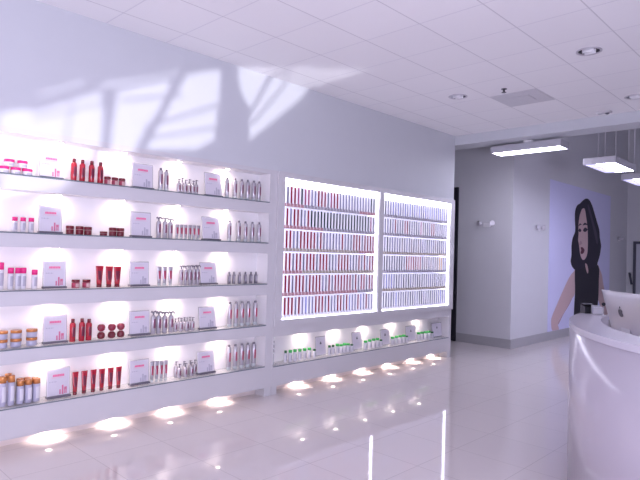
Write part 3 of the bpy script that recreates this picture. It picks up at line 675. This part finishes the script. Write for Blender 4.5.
bm = bmesh.new(); lathe(bm, [(.035, 0), (.035, -.006), (.02, -.008)], 14); obj('escutcheon', bm, m_dgrey, t)
bm = bmesh.new(); lathe(bm, [(.011, -.008), (.011, -.04), (.028, -.042), (.028, -.046)], 12); obj('deflector', bm, m_dgrey, t)
t = thing('ceiling_sensor', 'small white sensor box on the ceiling at the room opening', 'sensor', (8.1, 2.53, CEIL+.002))
bm = bmesh.new(); bx(bm, -.05, .05, -.09, .09, -.03, 0); obj('housing', bm, m_lac, t, .006)
bm = bmesh.new(); lathe(bm, [(.03, -.031), (.022, -.045), (.008, -.05)], 12); o = obj('lens', bm, m_dgrey, t); o.location = (0, -.04, 0)
# ------------------------------------------------------------------ reception desk
DZ = 1.23
def cr(pts, n=5):
    out = []; N = len(pts)
    for i in range(N-1):
        p0, p1, p2, p3 = (Vector(pts[max(0, min(N-1, i+k))]) for k in (-1, 0, 1, 2))
        for j in range(n):
            t = j/n; out.append(.5*((2*p1)+(p2-p0)*t+(2*p0-5*p1+4*p2-p3)*t*t+(3*p1-p0-3*p2+p3)*t**3))
    return out+[Vector(pts[-1])]
def arc_(a, b): return [Vector((5.2+a*math.cos(t), -.18+b*math.sin(t))) for t in [math.radians(200-k*(200-95)/72) for k in range(73)]]
ou, inn = arc_(2.2, 1.91), arc_(1.92, 1.70)
dk = thing('reception_desk', 'curved glossy white reception counter at the right of the photo', 'desk', (4.2, .8, 0))
def band(bm, a, b, z0, z1):
    n = len(a); o = dk.location
    V = [[bm.verts.new((p.x-o.x, p.y-o.y, z)) for p in s] for s in (a, b) for z in (z0, z1)]
    a0, a1, b0, b1 = V
    for i in range(n-1):
        for q in ((a0[i], a1[i], a1[i+1], a0[i+1]), (b0[i], b0[i+1], b1[i+1], b1[i]), (a1[i], b1[i], b1[i+1], a1[i+1]), (a0[i], a0[i+1], b0[i+1], b0[i])):
            f = bm.faces.new(q); f.smooth = q[0] in (a0[i], b0[i]) and (q[1] in (a1[i], b0[i+1])) and q[2] not in ()
    for i in (0, n-1): bm.faces.new((a0[i], b0[i], b1[i], a1[i]))
    for f in bm.faces: f.smooth = False
def offs(a, b, t): return [p+(q-p).normalized()*t for p, q in zip(a, b)]
bm = bmesh.new(); band(bm, offs(ou, inn, .004), offs(ou, inn, .05), .0, DZ-.04)
bm.normal_update()
for f in bm.faces: f.smooth = abs(f.normal.z) < .3
obj('front_panel', bm, m_desk, dk)
bm = bmesh.new(); band(bm, ou, inn, DZ-.04, DZ); obj('counter_top', bm, m_desktop, dk)
bm = bmesh.new(); band(bm, offs(inn, ou, .03), inn, .0, DZ-.04); obj('inner_panel', bm, m_desktop, dk)
WZ = .865
ws = [(3.50,-.6),(3.50,-.1),(3.62,.30),(3.78,.70),(3.95,1.00),(4.20,1.17),(4.50,1.33),(4.95,1.42),(5.16,1.47),(5.75,1.98),(6.25,2.05),(6.3,1.2),(5.6,.3),(5.2,-.6)]
bm = bmesh.new(); prism(bm, [L(dk, x, y, WZ) for x, y in ws], (0, 0, -.04)); obj('work_surface', bm, m_desktop, dk)
bm = bmesh.new()
lbox(bm, dk, 5.70, 6.25, 1.90, 1.94, .0, WZ-.041); lbox(bm, dk, 5.25, 5.6, -.5, -.46, 0, WZ-.041); obj('side_panel', bm, m_desktop, dk)
# monitor on the desk (seen from behind)
P = EYE+ray(627.3, 313.2)*5.2
w_ = (RT*-.047-FW*.999); w_.z = 0; w_.normalize(); nb = Vector((w_.y, -w_.x, 0))
if nb.x > 0: nb = -nb
rz = math.atan2(nb.x, -nb.y)          # local -y is the back of the monitor
mo = thing('computer_monitor', 'silver desktop computer monitor seen from behind on the white counter', 'computer', (P.x-nb.x*.06, P.y-nb.y*.06, WZ+.001), rz)
MW, MH = .755, .475; zb = 1.395-WZ-MH*math.cos(.25)
bm = bmesh.new()                      # shell bulging towards the back
NX, NZ = 14, 10
G = [[bm.verts.new(((i/NX-.5)*MW, -(.004+.042*(max(0, 1-(2*i/NX-1)**2)**.8)*(max(0, 1-(2*j/NZ-1)**2)**.8)), j/NZ*MH)) for i in range(NX+1)] for j in range(NZ+1)]
for j in range(NZ):
    for i in range(NX): bm.faces.new((G[j][i], G[j][i+1], G[j+1][i+1], G[j+1][i])).smooth = True
B_ = [bm.verts.new((sx*MW/2, .004, zz)) for sx, zz in ((-1, 0), (1, 0), (1, MH), (-1, MH))]
bm.faces.new(B_[::-1])
bm.faces.new([B_[0]]+[G[0][i] for i in range(NX+1)][0:]+[B_[1]]); bm.faces.new([B_[3]]+[G[NZ][i] for i in range(NX+1)]+[B_[2]])
bm.faces.new([B_[0]]+[G[j][0] for j in range(NZ+1)]+[B_[3]]); bm.faces.new([B_[1]]+[G[j][NX] for j in range(NZ+1)]+[B_[2]])
shell = obj('shell', bm, m_alu, mo); shell.location = (0, 0, zb); shell.rotation_euler = (.27, 0, 0)
# top leans to the back: rotate about x so +z goes towards -y
bm = bmesh.new(); bx(bm, -MW/2+.015, MW/2-.015, .0042, .006, .06, MH-.015); obj('screen', bm, m_screen, shell)
# fruit emblem with leaf
bm = bmesh.new(); cxz = (0, MH*.60); R = .040; ring = []
for i in range(40):
    a = 2*PI*i/40; rr = R*(1-.10*math.cos(2*a)*0-.16*max(0, math.sin(a))**10-.10*max(0, -math.sin(a))**12)
    x = rr*math.cos(a)*1.0; z = rr*math.sin(a)*1.02
    bd = math.hypot(x-R*1.12, z-.006)
    if bd < R*.42: x = R*1.12-R*.42*math.cos(math.asin(max(-1, min(1, (z-.006)/(R*.42)))))
    ring.append((x, -.0475, cxz[1]+z))
prism(bm, ring, (0, .005, 0))
leaf = [(.0, -.0475, cxz[1]+.043), (.003, -.0475, cxz[1]+.056), (.016, -.0475, cxz[1]+.066), (.014, -.0475, cxz[1]+.053)]
prism(bm, leaf, (0, .005, 0)); obj('emblem', bm, m_dgrey, shell)
bm = bmesh.new(); bx(bm, -.095, .095, -.08, .11, 0, .008); obj('foot', bm, m_alu, mo, .003)
bm = bmesh.new(); prism(bm, [(-.08, -.075, .008), (-.08, -.062, .008), (-.08, -.045, zb+.16), (-.08, -.075, zb+.16)], (.16, 0, 0)); obj('stand', bm, m_alu, mo)
# card reader and acrylic holder on the far end of the counter
def on(px, py, z): return at(px, py, 2, z)
p = on(588, 313.2, DZ); t = thing('card_reader', 'small black card reader on the far end of the white counter', 'card reader', (p.x, p.y, DZ+.001), -.75)
bm = bmesh.new(); prism(bm, [(-.045, -.04, 0), (-.045, .045, 0), (-.045, .04, .075), (-.045, -.03, .055)], (.09, 0, 0)); obj('body', bm, m_screen, t)
bm = bmesh.new(); bx(bm, -.04, .04, -.02, .035, .0755, .079); obj('top_plate', bm, m_dgrey, t)
p = on(597.2, 314.6, DZ); t = thing('card_holder', 'clear grey acrylic card holder beside the black card reader', 'holder', (p.x, p.y, DZ+.001), -.75)
bm = bmesh.new(); bx(bm, -.042, .042, -.02, .02, 0, .006); bx(bm, -.042, .042, -.02, -.016, .006, .06); bx(bm, -.042, .042, .016, .02, .006, .075); obj('tray', bm, m_acryl, t)
bm = bmesh.new(); bx(bm, -.036, .036, -.014, .014, .007, .062); obj('cards', bm, m_greyprint, t)
p = on(603.4, 316.0, DZ); t = thing('desk_camera', 'tiny black ball on a thin stem beside the monitor edge', 'camera', (p.x, p.y, DZ+.001))
bm = bmesh.new(); lathe(bm, [(.02, 0), (.02, .004), (.004, .006), (.004, .085)], 10); obj('stem', bm, m_alu, t)
bm = bmesh.new(); bmesh.ops.create_uvsphere(bm, u_segments=12, v_segments=8, radius=.015, matrix=Matrix.Translation((0, 0, .095))); obj('ball', bm, m_black, t)
# ------------------------------------------------------------------ light
sc = bpy.context.scene
wd = bpy.data.worlds.new('world'); sc.world = wd; wd.use_nodes = True
bg = wd.node_tree.nodes['Background']; bg.inputs[0].default_value = (.70, .68, 1.0, 1); bg.inputs[1].default_value = .55
def area(name, loc, target, sx, sy, energy, col):
    d = bpy.data.lights.new(name, 'AREA'); d.shape = 'RECTANGLE'; d.size = sx; d.size_y = sy; d.energy = energy; d.color = col
    o = bpy.data.objects.new(name, d); C.objects.link(o); o.location = loc
    o.rotation_euler = (Vector(target)-Vector(loc)).to_track_quat('-Z', 'Z').to_euler(); return o
DAY = (.80, .77, 1.0)
area('daylight_fill', (-1.2, -3.4, .9), (-.2, .2, 3.7), 3.6, 1.4, 450, DAY)
area('daylight_fill', (-3.1, 1.2, 1.0), (.6, 1.6, 3.7), 4.6, 1.4, 75, DAY)
area('daylight_fill', (10.5, -3.4, 1.6), (13.0, 4.67, 1.3), 5.0, 2.0, 40, (.72, .70, 1.0)).data.spread = 1.25  # added fill aimed at the poster wall; no window opens here
# storefront wall behind the camera; added screen with cutouts shapes the sun patches
S = Vector((2.2, -7.2, .35)); GY = -3.58
def hole(px, py, ceil=False):
    q = at(px, py, 2, CEIL) if ceil else at(px, py, 1, WY)
    return S+(q-S)*((GY-S.y)/(q.y-S.y))
HOLES = [
 [(0,113),(24,109),(38,112),(60,104),(101,92),(103,120),(100,160),(60,190),(30,196),(0,200)],
 [(118,92),(140,86),(172,80),(160,108),(138,143),(128,170),(108,172),(112,130)],
 [(186,76),(200,72),(221,70),(219,100),(214,140),(196,150),(146,150),(162,120)],
 [(26,99.5),(45,93),(60,87),(86,80.5),(84,84),(62,90),(46,96)],
 [(88,89),(110,83),(150,76.5),(180,71),(178,74.5),(150,80),(112,87)],
 [(237,68),(256,66.5),(272,66),(266,80),(250,110),(240,92)],
]
HC = [[(274,75,0),(281,78.5,0),(308,88,0),(301,99,0),(249,141,0),(249.5,118,0)], [(286,79.5,1),(290,66,1),(357,68.6,1),(366,72.5,1),(324,84,1),(312,88.5,1)]]
polys = [[hole(*p) for p in h] for h in HOLES] + [[hole(a, b, bool(c)) for a, b, c in h] for h in HC]
bm = bmesh.new()
X0, X1, Z0, Z1 = .9, 4.6, .6, 2.6
loops = [[Vector((X0, GY, Z0)), Vector((X1, GY, Z0)), Vector((X1, GY, Z1)), Vector((X0, GY, Z1))]] + polys
es = []
for lp in loops:
    v = [bm.verts.new(p) for p in lp]
    es += [bm.edges.new((v[i], v[(i+1) % len(v)])) for i in range(len(v))]
bmesh.ops.triangle_fill(bm, edges=es, use_beauty=True, use_dissolve=False, normal=(0, 1, 0))
ex = bmesh.ops.extrude_face_region(bm, geom=list(bm.faces))
for v in [g_ for g_ in ex['geom'] if isinstance(g_, bmesh.types.BMVert)]: v.co.y -= .012
for a, b, w in (((150,126),(217,106),0.0035),((148,139),(217,128),0.0030),((72,97),(66,150),0.0030),((40,118),(100,104),0.0025),((128,100),(176,96),0.0030),((255,120),(285,84),.005)):  # added bars that streak the sun patches with shade
    p, q = hole(*a), hole(*b); u = (q-p).normalized(); v = Vector((-u.z, 0, u.x))*w
    prism(bm, [p-u*.02-v, q+u*.02-v, q+u*.02+v, p-u*.02+v], (0, -.012, 0))
struct(obj('sun_patch_mask', bm, m_white))
bm = bmesh.new()
bx(bm, 1.4, 17.3, -3.60, -3.572, 2.6, 5.5); bx(bm, 4.6, 17.3, -3.60, -3.572, 0, 2.6); bx(bm, .9, 4.6, -3.60, -3.572, 0, .6)
bx(bm, -3.2, 1.4, -3.60, -3.572, 3.2, 3.9); bx(bm, .9, 1.4, -3.6, -3.572, 2.6, 3.2)
struct(obj('wall_back', bm, m_wall))
bm = bmesh.new(); bx(bm, -3.2, -3.15, -3.6, 5.3, 0, .3); bx(bm, -3.2, -3.15, -3.6, 5.3, 3.3, CEIL); bx(bm, -3.2, -3.15, 3.8, 5.3, .3, 3.3)
struct(obj('wall_entrance', bm, m_wall))
d = bpy.data.lights.new('reflected_sun', 'SPOT'); d.energy = 4700; d.color = (.93, .92, 1); d.shadow_soft_size = .022
d.spot_size = math.radians(34); d.spot_blend = .05
o = bpy.data.objects.new('reflected_sun', d); C.objects.link(o); o.location = S
o.rotation_euler = (Vector((2.9, GY, 1.35))-S).to_track_quat('-Z', 'Y').to_euler()
# ------------------------------------------------------------------ view
vs = sc.view_settings; sc.display_settings.display_device = 'sRGB'
vs.view_transform = 'Standard'; vs.look = 'None'; vs.gamma = 1; vs.use_curve_mapping = False; vs.exposure = 0
